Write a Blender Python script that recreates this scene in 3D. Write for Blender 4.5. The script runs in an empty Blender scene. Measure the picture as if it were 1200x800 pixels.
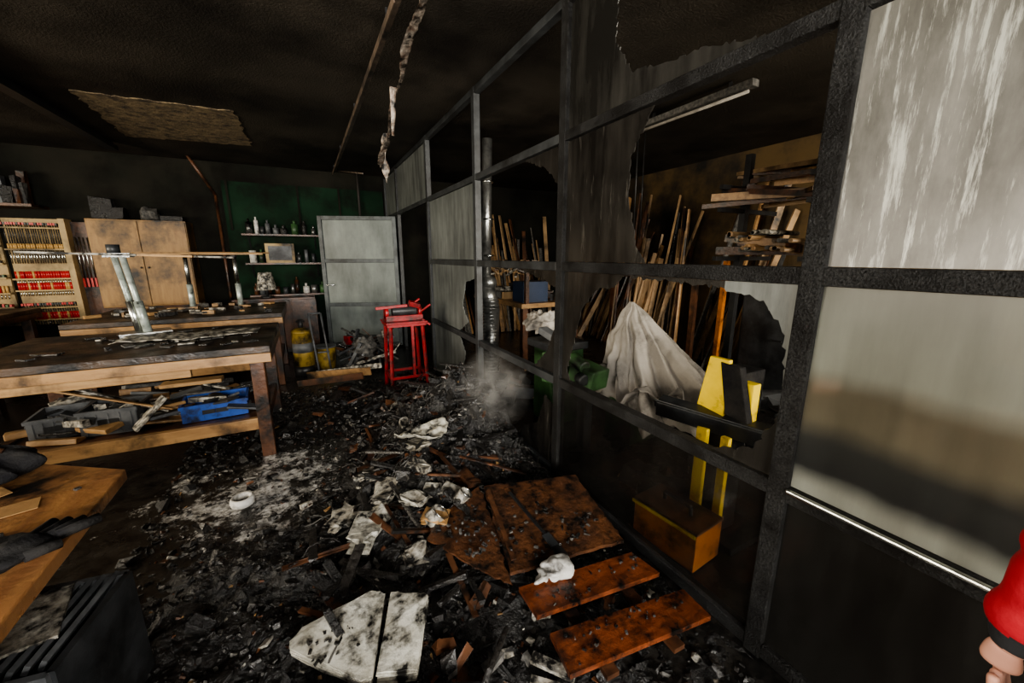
import bpy, bmesh, math, random
from mathutils import Vector, Matrix, Euler, noise
random.seed(7)
R=random.random
def U(a,b): return a+(b-a)*random.random()

# ------------------------------------------------------------ materials
def nt_new(name):
    m=bpy.data.materials.new(name); m.use_nodes=True
    nt=m.node_tree; nt.nodes.clear()
    return m,nt
def N(nt,t,**k):
    n=nt.nodes.new(t)
    for a,b in k.items(): setattr(n,a,b)
    return n
def coords(nt,stretch=(1,1,1)):
    tc=N(nt,'ShaderNodeTexCoord'); mp=N(nt,'ShaderNodeMapping')
    nt.links.new(tc.outputs['Object'],mp.inputs['Vector'])
    mp.inputs['Scale'].default_value=stretch
    return mp.outputs['Vector']
def noisen(nt,vec,scale,detail=6,rough=.6):
    n=N(nt,'ShaderNodeTexNoise'); n.inputs['Scale'].default_value=scale
    n.inputs['Detail'].default_value=detail; n.inputs['Roughness'].default_value=rough
    nt.links.new(vec,n.inputs['Vector']); return n.outputs['Fac']
def ramp(nt,fac,a,b,ca=(0,0,0,1),cb=(1,1,1,1)):
    r=N(nt,'ShaderNodeValToRGB'); r.color_ramp.elements[0].position=a; r.color_ramp.elements[1].position=b
    r.color_ramp.elements[0].color=ca; r.color_ramp.elements[1].color=cb
    nt.links.new(fac,r.inputs['Fac']); return r.outputs['Color']
def mixc(nt,fac,a,b,mode='MIX'):
    m=N(nt,'ShaderNodeMix',data_type='RGBA',blend_type=mode)
    if isinstance(fac,(int,float)): m.inputs[0].default_value=fac
    else: nt.links.new(fac,m.inputs[0])
    for i,v in ((6,a),(7,b)):
        if isinstance(v,tuple): m.inputs[i].default_value=(v[0],v[1],v[2],1)
        else: nt.links.new(v,m.inputs[i])
    return m.outputs[2]
def mat(name,c1,c2=None,scale=6,rough=.6,metal=0,bump=.15,soot=0,sscale=2.5,stretch=(1,1,1),bscale=40,rough2=None,spec=.5,sootcol=(.008,.007,.006)):
    m,nt=nt_new(name)
    out=N(nt,'ShaderNodeOutputMaterial'); p=N(nt,'ShaderNodeBsdfPrincipled')
    nt.links.new(p.outputs[0],out.inputs[0])
    v=coords(nt,stretch); c2=c2 or tuple(x*.7 for x in c1)
    col=mixc(nt,ramp(nt,noisen(nt,v,scale),.35,.65),c1,c2)
    v0=coords(nt)
    if soot>0:
        t=.72-.5*soot
        col=mixc(nt,ramp(nt,noisen(nt,v0,sscale,9,.65),t-.09,t+.09),col,sootcol)
    nt.links.new(col,p.inputs['Base Color'])
    p.inputs['Metallic'].default_value=metal
    p.inputs['Specular IOR Level'].default_value=spec
    if rough2 is not None:
        rr=ramp(nt,noisen(nt,v0,3,4),.4,.6,(rough,)*3+(1,),(rough2,)*3+(1,))
        nt.links.new(rr,p.inputs['Roughness'])
    else: p.inputs['Roughness'].default_value=rough
    if bump>0:
        b=N(nt,'ShaderNodeBump'); b.inputs['Strength'].default_value=bump; b.inputs['Distance'].default_value=.02
        nt.links.new(noisen(nt,v0,bscale,8),b.inputs['Height']); nt.links.new(b.outputs[0],p.inputs['Normal'])
    return m

CHAR=mat('char_black',(.007,.0065,.006),(.024,.022,.02),30,.18,bump=.9,rough2=.5,bscale=60,spec=.7)
CHAR2=mat('char_gloss',(.011,.010,.009),(.045,.041,.037),40,.10,bump=.6,rough2=.3,spec=.8)
ASH=mat('ash_grey',(.14,.13,.115),(.03,.03,.028),30,.7,bump=.4)
PAPER=mat('burnt_paper',(.64,.61,.53),(.36,.32,.25),20,.6,bump=.3,soot=.46,sscale=18)
CLEANP=mat('binder_paper',(.66,.64,.56),(.44,.41,.33),12,.5,bump=.3,soot=.39,sscale=16)
WOODL=mat('pale_wood',(.46,.28,.12),(.33,.185,.075),5,.5,stretch=(1,1,8),bump=.1,soot=.28,sscale=3)
WOODC=mat('cabinet_wood',(.33,.19,.065),(.24,.13,.042),4,.45,stretch=(6,1,1),bump=.05,soot=.33,sscale=1.8)
WOODB=mat('bench_wood',(.42,.25,.11),(.29,.16,.068),4,.4,stretch=(1,6,6),bump=.1,soot=.33,sscale=3)
WOODR=mat('red_brown_wood',(.24,.068,.025),(.13,.034,.012),8,.18,stretch=(1,5,5),bump=.3,soot=.35,sscale=10,rough2=.4)
WOODD=mat('dark_wood',(.15,.064,.03),(.08,.033,.016),8,.35,bump=.2,soot=.42,sscale=5)
WOODP=mat('leaning_plank_wood',(.44,.29,.15),(.28,.175,.09),5,.5,bump=.1,soot=.3,sscale=2)
PLY=mat('scorched_board',(.15,.062,.027),(.075,.031,.015),6,.22,bump=.5,soot=.41,sscale=11,rough2=.5)
BTOP=mat('burnt_benchtop',(.10,.062,.038),(.04,.029,.02),6,.3,bump=.3,soot=.45,sscale=4,rough2=.6)
DESK=mat('desk_top_wood',(.42,.21,.08),(.28,.125,.05),3,.25,stretch=(6,1,1),bump=.15,soot=.33,sscale=5,rough2=.5)
FRAME=mat('sooty_steel_frame',(.006,.006,.0058),(.045,.044,.042),130,.5,metal=0,bump=.8,bscale=140,soot=.40,sscale=6,spec=.3)
FRAMEG=mat('grey_steel_frame',(.045,.048,.049),(.022,.024,.025),9,.5,metal=0,bump=.1,soot=.3)
FRAMED=mat('grey_door_frame',(.11,.125,.125),(.06,.068,.07),9,.5,bump=.1,soot=.25)
CHROME=mat('chrome',(.75,.78,.75),(.5,.5,.48),20,.25,metal=1,bump=.05)
PALEM=mat('pale_painted_tube',(.55,.6,.55),(.3,.34,.3),14,.3,metal=.3,bump=.1,soot=.25,sscale=9)
GALV=mat('galvanised_duct',(.42,.42,.4),(.2,.2,.19),12,.3,metal=.85,bump=.15,soot=.25)
REDP=mat('red_paint',(.32,.010,.014),(.20,.008,.009),9,.4,bump=.1,soot=.28,sscale=9)
YEL=mat('yellow_paint',(.88,.64,.02),(.7,.48,.02),6,.4,bump=.05,soot=.16,sscale=6)
YELD=mat('dull_yellow_paint',(.34,.23,.035),(.22,.14,.025),6,.5,bump=.05,soot=.36,sscale=6)
ORNG=mat('orange_paint',(.55,.19,.035),(.4,.13,.025),6,.4,bump=.05,soot=.25,sscale=6)
BLK=mat('black_plastic',(.012,.012,.013),(.025,.025,.025),9,.4,bump=.1)
CLOTHB=mat('black_cloth',(.01,.01,.012),(.03,.028,.026),9,.9,bump=.5,spec=.2)
GREY=mat('grey_plastic',(.15,.155,.16),(.07,.075,.08),7,.5,bump=.1,soot=.3)
DGREY=mat('dark_grey_steel',(.05,.053,.056),(.02,.022,.024),7,.4,bump=.1,soot=.3)
BLUE=mat('blue_plastic',(.03,.1,.42),(.02,.06,.25),7,.4,bump=.05,soot=.3,sscale=7)
GREEN=mat('machine_green',(.06,.14,.05),(.035,.085,.03),7,.45,bump=.1,soot=.33)
SHEET=mat('dust_sheet',(.42,.385,.34),(.28,.255,.22),3,.8,bump=.35,soot=.24,bscale=15)
WHITE=mat('white_cloth',(.7,.68,.64),(.5,.48,.44),9,.5,bump=.3,soot=.25,sscale=12)
WALLG=mat('sooty_back_wall',(.012,.013,.010),(.022,.020,.015),1.5,.85,bump=.1,soot=.35,sscale=1.2,spec=.1)
WALLGG=mat('green_wall_paint',(.012,.034,.018),(.007,.018,.010),2,.8,bump=.1,soot=.34,sscale=1.6,spec=.1)
WALLB=mat('sooty_wall',(.035,.03,.025),(.02,.017,.014),1.5,.7,bump=.1)
WALLI=mat('backroom_wall',(.13,.08,.027),(.06,.038,.016),.8,.7,bump=.1,soot=.38,sscale=.8)
CEIL=mat('sooty_ceiling',(.062,.052,.040),(.028,.024,.019),.9,.6,bump=.6,bscale=70,soot=.36,sscale=.7,sootcol=(.014,.012,.010),spec=.2)
CEILP=mat('bare_ceiling_patch',(.25,.185,.10),(.12,.086,.05),14,.8,bump=.6,bscale=50,soot=.33,sscale=12,sootcol=(.04,.03,.02))
RUST=mat('lamp_housing',(.55,.48,.4),(.16,.10,.07),14,.4,metal=.2,bump=.3,soot=.42,sscale=12)

def floor_mat():
    m,nt=nt_new('burnt_wet_floor')
    out=N(nt,'ShaderNodeOutputMaterial'); p=N(nt,'ShaderNodeBsdfPrincipled'); nt.links.new(p.outputs[0],out.inputs[0])
    v=coords(nt)
    base=mixc(nt,ramp(nt,noisen(nt,v,9,9,.7),.4,.65),(.008,.0075,.007),(.045,.041,.036))
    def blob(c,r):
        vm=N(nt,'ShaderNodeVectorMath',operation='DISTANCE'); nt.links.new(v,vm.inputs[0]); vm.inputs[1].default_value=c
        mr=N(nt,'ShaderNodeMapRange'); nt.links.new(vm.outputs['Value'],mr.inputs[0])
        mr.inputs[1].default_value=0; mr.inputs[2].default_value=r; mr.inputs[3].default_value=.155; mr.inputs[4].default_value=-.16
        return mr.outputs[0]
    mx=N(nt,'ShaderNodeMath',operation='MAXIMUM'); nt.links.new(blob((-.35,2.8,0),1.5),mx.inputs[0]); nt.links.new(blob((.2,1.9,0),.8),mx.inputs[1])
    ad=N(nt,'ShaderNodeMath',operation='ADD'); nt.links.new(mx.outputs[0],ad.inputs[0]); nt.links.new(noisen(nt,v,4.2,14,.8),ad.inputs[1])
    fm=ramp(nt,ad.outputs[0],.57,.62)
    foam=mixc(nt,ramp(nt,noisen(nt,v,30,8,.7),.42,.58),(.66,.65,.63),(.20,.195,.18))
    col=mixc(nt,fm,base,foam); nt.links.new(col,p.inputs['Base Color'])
    rr=ramp(nt,noisen(nt,v,2.5,5),.4,.62,(.05,.05,.05,1),(.3,.3,.3,1)); nt.links.new(rr,p.inputs['Roughness'])
    p.inputs['Specular IOR Level'].default_value=.7
    b=N(nt,'ShaderNodeBump'); b.inputs['Strength'].default_value=.4; b.inputs['Distance'].default_value=.015
    nt.links.new(noisen(nt,v,28,10,.7),b.inputs['Height']); nt.links.new(b.outputs[0],p.inputs['Normal'])
    return m
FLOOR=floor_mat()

def pane_mat(name,light,dark,thr,transp=.0,transl=.25,rough=.3,streak=(9,9,1.2),soft=.12,scale=1.6,blur=0,drips=None,dthr=.52,bands=None,spec=.5,zfade=None):
    m,nt=nt_new(name)
    out=N(nt,'ShaderNodeOutputMaterial'); p=N(nt,'ShaderNodeBsdfPrincipled')
    v=coords(nt,streak); v1=coords(nt)
    f1=noisen(nt,v,scale,8,.65); f2=noisen(nt,v1,1.4,6,.6)
    md=N(nt,'ShaderNodeMath',operation='ADD'); nt.links.new(f1,md.inputs[0]); nt.links.new(f2,md.inputs[1])
    mh=N(nt,'ShaderNodeMath',operation='MULTIPLY'); nt.links.new(md.outputs[0],mh.inputs[0]); mh.inputs[1].default_value=.5
    fac=ramp(nt,mh.outputs[0],thr-soft,thr+soft)
    col=mixc(nt,fac,light,dark)
    if drips:
        d1=noisen(nt,coords(nt,(26,26,2.2)),1.0,10,.75)
        col=mixc(nt,ramp(nt,d1,dthr,dthr+.08),col,drips)
    if bands:   # colour bands by height; on G_MID a painted blurred see-through view: (t,colour)
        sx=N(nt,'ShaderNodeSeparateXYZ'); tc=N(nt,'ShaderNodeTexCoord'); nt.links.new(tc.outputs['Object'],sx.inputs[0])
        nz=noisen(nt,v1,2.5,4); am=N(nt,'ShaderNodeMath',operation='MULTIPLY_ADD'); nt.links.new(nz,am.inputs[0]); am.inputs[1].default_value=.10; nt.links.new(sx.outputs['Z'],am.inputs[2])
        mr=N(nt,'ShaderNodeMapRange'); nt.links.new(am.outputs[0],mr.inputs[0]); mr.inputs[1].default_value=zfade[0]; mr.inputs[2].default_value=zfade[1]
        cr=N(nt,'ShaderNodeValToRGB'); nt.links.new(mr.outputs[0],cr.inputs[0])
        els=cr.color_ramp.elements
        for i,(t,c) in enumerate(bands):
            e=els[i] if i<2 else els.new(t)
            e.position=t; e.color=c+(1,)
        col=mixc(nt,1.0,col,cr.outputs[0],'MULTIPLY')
    nt.links.new(col,p.inputs['Base Color'])
    p.inputs['Roughness'].default_value=rough; p.inputs['Specular IOR Level'].default_value=spec
    b=N(nt,'ShaderNodeBump'); b.inputs['Strength'].default_value=.08; b.inputs['Distance'].default_value=.01
    nt.links.new(f1,b.inputs['Height']); nt.links.new(b.outputs[0],p.inputs['Normal'])
    last=p.outputs[0]
    if transl>0:
        tl=N(nt,'ShaderNodeBsdfTranslucent'); nt.links.new(col,tl.inputs[0])
        ms=N(nt,'ShaderNodeMixShader'); ms.inputs[0].default_value=transl
        nt.links.new(p.outputs[0],ms.inputs[1]); nt.links.new(tl.outputs[0],ms.inputs[2])
        last=ms.outputs[0]
    if transp>0:
        if blur>0:
            tr=N(nt,'ShaderNodeBsdfRefraction'); tr.inputs['Roughness'].default_value=blur; tr.inputs['IOR'].default_value=1.06
        else: tr=N(nt,'ShaderNodeBsdfTransparent')
        tr.inputs[0].default_value=(.95,.95,.95,1)
        m2=N(nt,'ShaderNodeMixShader')
        m2.inputs[0].default_value=transp
        nt.links.new(last,m2.inputs[1]); nt.links.new(tr.outputs[0],m2.inputs[2]); last=m2.outputs[0]
    nt.links.new(last,out.inputs[0]); return m
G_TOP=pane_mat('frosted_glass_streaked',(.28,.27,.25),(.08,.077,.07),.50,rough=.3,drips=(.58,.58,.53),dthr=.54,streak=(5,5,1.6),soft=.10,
   zfade=(1.5,2.9),bands=[(0,(1,1,1)),(1,(.26,.25,.23)),(.35,(.82,.82,.79)),(.7,(.42,.41,.38))])  # darker towards the top
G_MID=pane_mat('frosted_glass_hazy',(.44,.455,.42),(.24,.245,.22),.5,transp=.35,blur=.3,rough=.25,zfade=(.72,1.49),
   bands=[(0,(.8,.8,.76)),(1,(.35,.34,.31)),(.12,(.9,.9,.86)),(.2,(.10,.10,.105)),(.33,(.12,.12,.12)),(.42,(.42,.36,.27)),(.55,(.36,.30,.22)),(.64,(.72,.72,.66)),(.86,(.6,.6,.56))])  # bands paint the blurred view of the room behind into the glass colour
G_FAR=pane_mat('frosted_glass_far',(.24,.255,.24),(.085,.09,.085),.5,transl=.3,rough=.35)
G_DOOR=pane_mat('frosted_glass_door',(.32,.355,.33),(.15,.17,.16),.5,transl=.3,rough=.35,streak=(3,3,1))
G_DARK=pane_mat('sooty_clear_glass',(.030,.027,.023),(.008,.007,.0065),.48,transp=.62,blur=.10,transl=0,rough=.05,spec=.8,streak=(4,4,1.5))
G_NEARD=pane_mat('sooty_dark_glass',(.022,.021,.019),(.010,.009,.008),.5,transp=.12,blur=.09,transl=0,rough=.12,spec=.4)
G_RAG=pane_mat('scorched_glass',(.055,.05,.043),(.014,.0125,.011),.47,transp=.1,rough=.2,drips=(.105,.097,.083),dthr=.58)
G_RAGT=pane_mat('scorched_glass_upper',(.065,.062,.055),(.018,.017,.015),.47,transp=0,rough=.25)

# ------------------------------------------------------------ mesh builder
CV=[(-.5,-.5,-.5),(.5,-.5,-.5),(.5,.5,-.5),(-.5,.5,-.5),(-.5,-.5,.5),(.5,-.5,.5),(.5,.5,.5),(-.5,.5,.5)]
CF=[(0,3,2,1),(4,5,6,7),(0,1,5,4),(1,2,6,5),(2,3,7,6),(3,0,4,7)]
class B:
    def __init__(s,name): s.name=name; s.bm=bmesh.new(); s.mats=[]
    def mi(s,m):
        if m not in s.mats: s.mats.append(m)
        return s.mats.index(m)
    def _fin(s,verts,m):
        i=s.mi(m); fs=set()
        for v in verts:
            for f in v.link_faces: fs.add(f)
        for f in fs: f.material_index=i
        return list(fs)
    def cube(s,M,m,jit=0):
        i=s.mi(m); vs=[]
        for c in CV:
            p=M@Vector(c)
            if jit: p+=Vector((U(-jit,jit),U(-jit,jit),U(-jit,jit)))
            vs.append(s.bm.verts.new(p))
        for f in CF:
            fc=s.bm.faces.new([vs[k] for k in f]); fc.material_index=i
    def box(s,c,size,m,rot=(0,0,0),jit=0):
        s.cube(Matrix.Translation(c)@Euler(rot).to_matrix().to_4x4()@Matrix.Diagonal((size[0],size[1],size[2],1)),m,jit)
    def bx(s,x0,x1,y0,y1,z0,z1,m): s.box(((x0+x1)/2,(y0+y1)/2,(z0+z1)/2),(x1-x0,y1-y0,z1-z0),m)
    def cyl(s,p1,p2,r,m,seg=14,r2=None,cap=True):
        p1=Vector(p1);p2=Vector(p2);d=(p2-p1).normalized(); r2=r if r2 is None else r2
        a=d.orthogonal().normalized(); c=d.cross(a); i=s.mi(m)
        A=[];C=[]
        for k in range(seg):
            t=6.28318*k/seg; o=a*math.cos(t)+c*math.sin(t)
            A.append(s.bm.verts.new(p1+o*r)); C.append(s.bm.verts.new(p2+o*r2))
        for k in range(seg):
            f=s.bm.faces.new((A[k],A[(k+1)%seg],C[(k+1)%seg],C[k])); f.material_index=i; f.smooth=True
        if cap:
            f=s.bm.faces.new(A[::-1]); f.material_index=i; f=s.bm.faces.new(C); f.material_index=i
    def beam(s,p1,p2,w,t,m,roll=0,jit=0):
        p1=Vector(p1);p2=Vector(p2);d=p2-p1
        q=d.to_track_quat('Z','Y').to_matrix().to_4x4()
        s.cube(Matrix.Translation((p1+p2)/2)@q@Matrix.Rotation(roll,4,'Z')@Matrix.Diagonal((w,t,d.length,1)),m,jit)
    def sph(s,c,r,m,sc=(1,1,1),seg=16,jit=0,rot=(0,0,0)):
        M=Matrix.Translation(c)@Euler(rot).to_matrix().to_4x4()@Matrix.Diagonal((sc[0],sc[1],sc[2],1))
        k=bmesh.ops.create_uvsphere(s.bm,u_segments=seg,v_segments=max(6,seg*2//3),radius=r,matrix=M)
        if jit:
            for v in k['verts']:
                n=(noise.noise(v.co*14)+.6*noise.noise(v.co*31))*jit; v.co+=(v.co-Vector(c)).normalized()*n
        for f in s._fin(k['verts'],m): f.smooth=True
    def ngon(s,pts,m,thick=None):
        vs=[s.bm.verts.new(p) for p in pts]; i=s.mi(m)
        f=s.bm.faces.new(vs); f.material_index=i
        if thick is not None:
            t=Vector(thick); ws=[s.bm.verts.new(Vector(p)+t) for p in pts]
            g=s.bm.faces.new(ws[::-1]); g.material_index=i
            n=len(pts)
            for k in range(n):
                h=s.bm.faces.new((vs[(k+1)%n],vs[k],ws[k],ws[(k+1)%n])); h.material_index=i
    def grid(s,fn,nu,nv,m,closeu=False):
        i=s.mi(m); V=[[s.bm.verts.new(fn(a/(nu if closeu else nu-1),b/(nv-1))) for b in range(nv)] for a in range(nu)]
        for a in range(nu if closeu else nu-1):
            for b in range(nv-1):
                f=s.bm.faces.new((V[a][b],V[(a+1)%nu][b],V[(a+1)%nu][b+1],V[a][b+1])); f.material_index=i; f.smooth=True
    def done(s,bevel=0,solid=0,parent=None,recalc=True):
        if recalc: bmesh.ops.recalc_face_normals(s.bm,faces=s.bm.faces)
        me=bpy.data.meshes.new(s.name); s.bm.to_mesh(me); s.bm.free()
        for m in s.mats: me.materials.append(m)
        o=bpy.data.objects.new(s.name,me); bpy.context.collection.objects.link(o)
        if solid: md=o.modifiers.new('s','SOLIDIFY'); md.thickness=solid; md.offset=0
        if bevel:
            md=o.modifiers.new('b','BEVEL'); md.width=bevel; md.segments=2; md.limit_method='ANGLE'
        if parent: o.parent=parent
        return o
def ragged(cs,k,amp):
    pts=[]
    for a,c in zip(cs,cs[1:]+cs[:1]):
        for j in range(k):
            t=j/k; e=amp if j else amp*.3
            pts.append((a[0]+(c[0]-a[0])*t+U(-e,e),a[1]+(c[1]-a[1])*t+U(-e,e),a[2]+(c[2]-a[2])*t))
    return pts

XW=1.41; YB=7.6; ZC=2.88; XL=-6.0; YF=-3.0; XR=5.4
# ------------------------------------------------------------ shell
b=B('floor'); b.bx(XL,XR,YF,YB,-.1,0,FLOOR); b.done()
b=B('ceiling'); b.bx(XL,XR,YF,YB,ZC,ZC+.1,CEIL); b.done()
b=B('ceiling_patch')
b.ngon(ragged([(-1.62,5.0,ZC-.008),(-.46,4.95,ZC-.008),(-.44,6.3,ZC-.008),(-1.7,6.5,ZC-.008)],26,.02),CEILP,thick=(0,0,.0075)); b.done()
b=B('wall_back'); b.bx(XL,XR,YB,YB+.12,0,ZC,WALLG); b.done()
b=B('wall_left'); b.bx(XL-.12,XL,YF,YB,0,.95,WALLB); b.bx(XL-.12,XL,YF,YB,2.4,ZC,WALLB)
b.bx(XL-.12,XL,YF,-1,.95,2.4,WALLB); b.bx(XL-.12,XL,4.5,YB,.95,2.4,WALLB); b.done()
b=B('window_1')
for y in (-1,.8,2.6,4.44): b.bx(XL-.1,XL-.02,y,y+.06,.95,2.4,FRAMEG)
b.bx(XL-.1,XL-.02,-1,4.5,.95,1.0,FRAMEG); b.bx(XL-.1,XL-.02,-1,4.5,2.35,2.4,FRAMEG); b.done()
b=B('wall_front'); b.bx(XL,XR,YF-.12,YF,0,.9,WALLB); b.bx(XL,XR,YF-.12,YF,2.5,ZC,WALLB)
b.bx(XL,-2.8,YF-.12,YF,.9,2.5,WALLB); b.bx(1.0,2.2,YF-.12,YF,.9,2.5,WALLB); b.bx(4.6,XR,YF-.12,YF,.9,2.5,WALLB); b.done()
b=B('window_2')
for x in (-2.8,-1.55,-.3,.94): b.bx(x,x+.06,YF-.1,YF-.02,.9,2.5,FRAMEG)
b.bx(-2.8,1,YF-.1,YF-.02,.9,.95,FRAMEG); b.bx(-2.8,1,YF-.1,YF-.02,2.45,2.5,FRAMEG); b.done()
b=B('window_3')
for x in (2.2,3.4,4.54): b.bx(x,x+.06,YF-.1,YF-.02,.9,2.5,FRAMEG)
b.bx(2.2,4.6,YF-.1,YF-.02,.9,.95,FRAMEG); b.bx(2.2,4.6,YF-.1,YF-.02,2.45,2.5,FRAMEG); b.done()
b=B('wall_right'); b.bx(XR,XR+.12,YF,YB,0,ZC,WALLI); b.done()
b=B('trim_1'); b.bx(-1.0,XW-.05,YB-.012,YB,.0,2.62,WALLGG)
for x in (-.95,0.0,.62): b.bx(x,x+.03,YB-.03,YB-.012,1.9,2.62,WALLG)
b.done()

# ------------------------------------------------------------ partition
b=B('glazed_partition_frame')
posts=[-2.3,-.85,.655,2.03,3.37,4.87,6.6,7.56]
for y in posts:
    b.bx(XW-.027,XW+.03,y-.032,y+.032,0,ZC,FRAME if y<3 else FRAMEG)
for i in range(len(posts)-1):
    y0,y1=posts[i]+.03,posts[i+1]-.03; fm=FRAME if i<3 else FRAMEG
    for z in (2.17,2.85): b.bx(XW-.025,XW+.03,y0,y1,z-.026,z+.026,fm)
    if i==5: continue
    for z in (1.44,.70,.04): b.bx(XW-.025,XW+.03,y0,y1,z-.028,z+.028,fm)
b.bx(XW-.045,XW-.026,-2.3,.62,.715,.73,CHROME)
b.done(bevel=.005)
def jag(pts,amp=.012,step=.016):
    out=[]
    n=len(pts)
    for i in range(n):
        a=pts[i];c=pts[(i+1)%n]
        out.append((a[0],a[1]))
        if a[2] and c[2]:
            L=math.hypot(c[0]-a[0],c[1]-a[1]); k=max(1,int(L/step))
            for j in range(1,k):
                t=j/k; out.append((a[0]+(c[0]-a[0])*t+U(-amp,amp),a[1]+(c[1]-a[1])*t+U(-amp,amp)))
    return out
panes=B('partition_glass')
def pane(y0,y1,z0,z1,m): panes.bx(XW-.004,XW+.004,y0,y1,z0,z1,m)
def rag(pts,m=G_RAG,amp=.009):
    p=jag(pts,amp); panes.ngon([(XW,a,c) for a,c in p],m,thick=(.005,0,0))
for (a,c) in ((-2.27,-.89),(-.81,.625)):
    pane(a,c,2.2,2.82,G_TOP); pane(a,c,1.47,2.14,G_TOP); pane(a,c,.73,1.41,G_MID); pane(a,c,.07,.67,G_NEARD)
pane(.69,2.0,.07,.67,G_DARK)
rag([(2.0,1.47,0),(2.0,2.14,0),(1.37,2.14,1),(1.40,2.09,1),(1.49,1.97,1),(1.50,1.78,1),(1.42,1.54,1),(1.36,1.47,1)])
rag([(2.0,2.2,0),(2.0,2.82,0),(1.63,2.82,1),(1.64,2.49,1),(1.52,2.32,1),(1.12,2.26,1),(.9,2.2,1)],G_RAGT)
rag([(2.0,1.41,0),(1.5,1.41,1),(1.555,1.35,1),(1.7,1.32,1),(1.83,1.18,1),(1.88,1.0,1),(1.95,.8,1),(1.9,.73,1),(2.0,.73,0)])
rag([(1.5,1.41,0),(.95,1.41,0),(.95,1.38,1),(1.2,1.395,1),(1.5,1.40,1)])
rag([(.95,1.41,0),(.69,1.41,0),(.69,1.05,1),(.715,1.24,1),(.80,1.35,1),(.95,1.38,1)],G_FAR)
rag([(.69,.73,0),(.69,.98,1),(.72,.9,1),(.77,.8,1),(.93,.73,1)])
rag([(2.06,.73,1),(2.06,1.1,0),(2.12,1.0,1),(2.2,.85,1),(2.35,.73,1)])
rag([(2.06,1.41,0),(2.06,1.3,1),(2.3,1.36,1),(2.5,1.39,1),(2.6,1.41,1)])
rag([(2.06,2.14,0),(2.06,1.9,1),(2.25,2.05,1),(2.4,2.1,1),(2.5,2.14,1)])
rag([(2.06,.07,0),(2.06,.5,1),(2.2,.55,1),(2.3,.3,1),(2.5,.2,1),(2.6,.07,1)])
pane(3.43,4.83,1.47,2.14,G_FAR)
rag([(4.83,.73,0),(4.83,1.41,0),(3.43,1.41,1),(3.45,1.3,1),(3.7,1.25,1),(3.8,1.0,1),(3.65,.85,1),(3.9,.73,1)],G_FAR)
rag([(4.83,.07,0),(4.83,.67,0),(3.9,.67,1),(3.75,.5,1),(3.85,.3,1),(3.7,.07,1)],G_FAR)
pane(4.91,6.56,2.2,2.82,G_FAR); pane(6.64,7.52,2.2,2.82,G_FAR); pane(6.64,7.52,1.47,2.14,G_FAR); pane(6.64,7.52,.73,1.41,G_FAR); pane(6.64,7.52,.07,.67,G_FAR)
panes.done()

hinge=Vector((1.36,6.6,0)); tip=Vector((.25,7.05,0)); d=(tip-hinge).normalized(); L=(tip-hinge).length
b=B('door_1'); ang=math.atan2(d.y,d.x)
def dl(u0,u1,z0,z1,t,m):
    c=hinge+d*((u0+u1)/2); b.box((c.x,c.y,(z0+z1)/2),(u1-u0,t,z1-z0),m,rot=(0,0,ang))
dl(0,.06,.03,2.12,.05,FRAMED); dl(L-.06,L,.03,2.12,.05,FRAMED)
for z in (.03,.70,1.40,2.06): dl(.06,L-.06,z,z+.06,.05,FRAMED)
dl(.06,L-.06,.09,2.06,.008,G_DOOR)
hp=hinge+d*(L-.04); b.cyl((hp.x,hp.y-.04,1.05),(hp.x+.12,hp.y-.07,1.05),.01,CHROME)
b.done(bevel=.004)

# ------------------------------------------------------------ benches
def bench(name,x0,x1,y0,y1,z,shelf=True,top=BTOP,leg=WOODD):
    b=B(name)
    b.bx(x0,x1,y0,y1,z-.05,z,top)
    b.bx(x0+.0,x1-.0,y0,y0+.03,z-.12,z-.052,WOODB)
    b.bx(x0,x1,y1-.03,y1,z-.12,z-.052,WOODB)
    b.bx(x1-.03,x1,y0+.03,y1-.03,z-.12,z-.052,WOODD)
    b.bx(x0+.08,x1-.5,y0+.12,y0+.16,z-.2,z-.12,WOODL)
    for x in (x0+.1,x1-.1):
        for y in (y0+.1,y1-.1):
            b.box((x,y,(z-.12)/2),(.09,.09,z-.12),leg)
    b.bx(x0+.14,x1-.14,y0+.07,y0+.12,.22,.31,WOODB)
    b.bx(x0+.14,x1-.14,y1-.12,y1-.07,.22,.31,WOODB)
    for x in (x0+.1,x1-.1): b.bx(x-.025,x+.025,y0+.14,y1-.14,.22,.3,leg)
    if shelf: b.bx(x0+.12,x1-.12,y0+.12,y1-.12,.26,.285,WOODD)
    return b
b=bench('workbench',-1.95,-.28,3.25,4.42,.87)
for i in range(80):
    b.box((U(-1.75,-.5),U(3.5,4.25),U(.29,.44)),(U(.06,.35),U(.03,.12),U(.01,.05)),random.choice([WOODL,WOODB,ASH,CHAR,PAPER,DGREY,CHAR,GREY]),rot=(U(-.3,.3),U(-.25,.25),U(-.8,.8)))
b.beam((-1.55,3.5,.72),(-1.0,3.6,.38),.05,.012,PAPER); b.beam((-1.5,3.45,.66),(-.95,3.5,.42),.03,.012,WOODL)
b.beam((-1.15,3.42,.33),(-.98,3.5,.52),.10,.02,PAPER); b.box((-.9,3.9,.5),(.4,.12,.03),WOODL)
b.done(bevel=.005)
bench('workbench',-2.1,-.28,5.15,6.4,.87).done(bevel=.006)
b=bench('workbench',-4.6,-2.7,4.5,5.6,.87)
for i in range(40):
    x=U(-4.5,-2.8); y=U(4.6,5.5); h=U(.02,.16); b.box((x,y,.87+h/2),(U(.03,.25),U(.02,.12),h),random.choice([CHAR,ASH,WOODL,PAPER,GREY,WOODD]),rot=(0,0,U(0,3)))
b.done()
bench('workbench',-4.9,-3.0,6.2,7.1,.87).done(bevel=.006)

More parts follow.
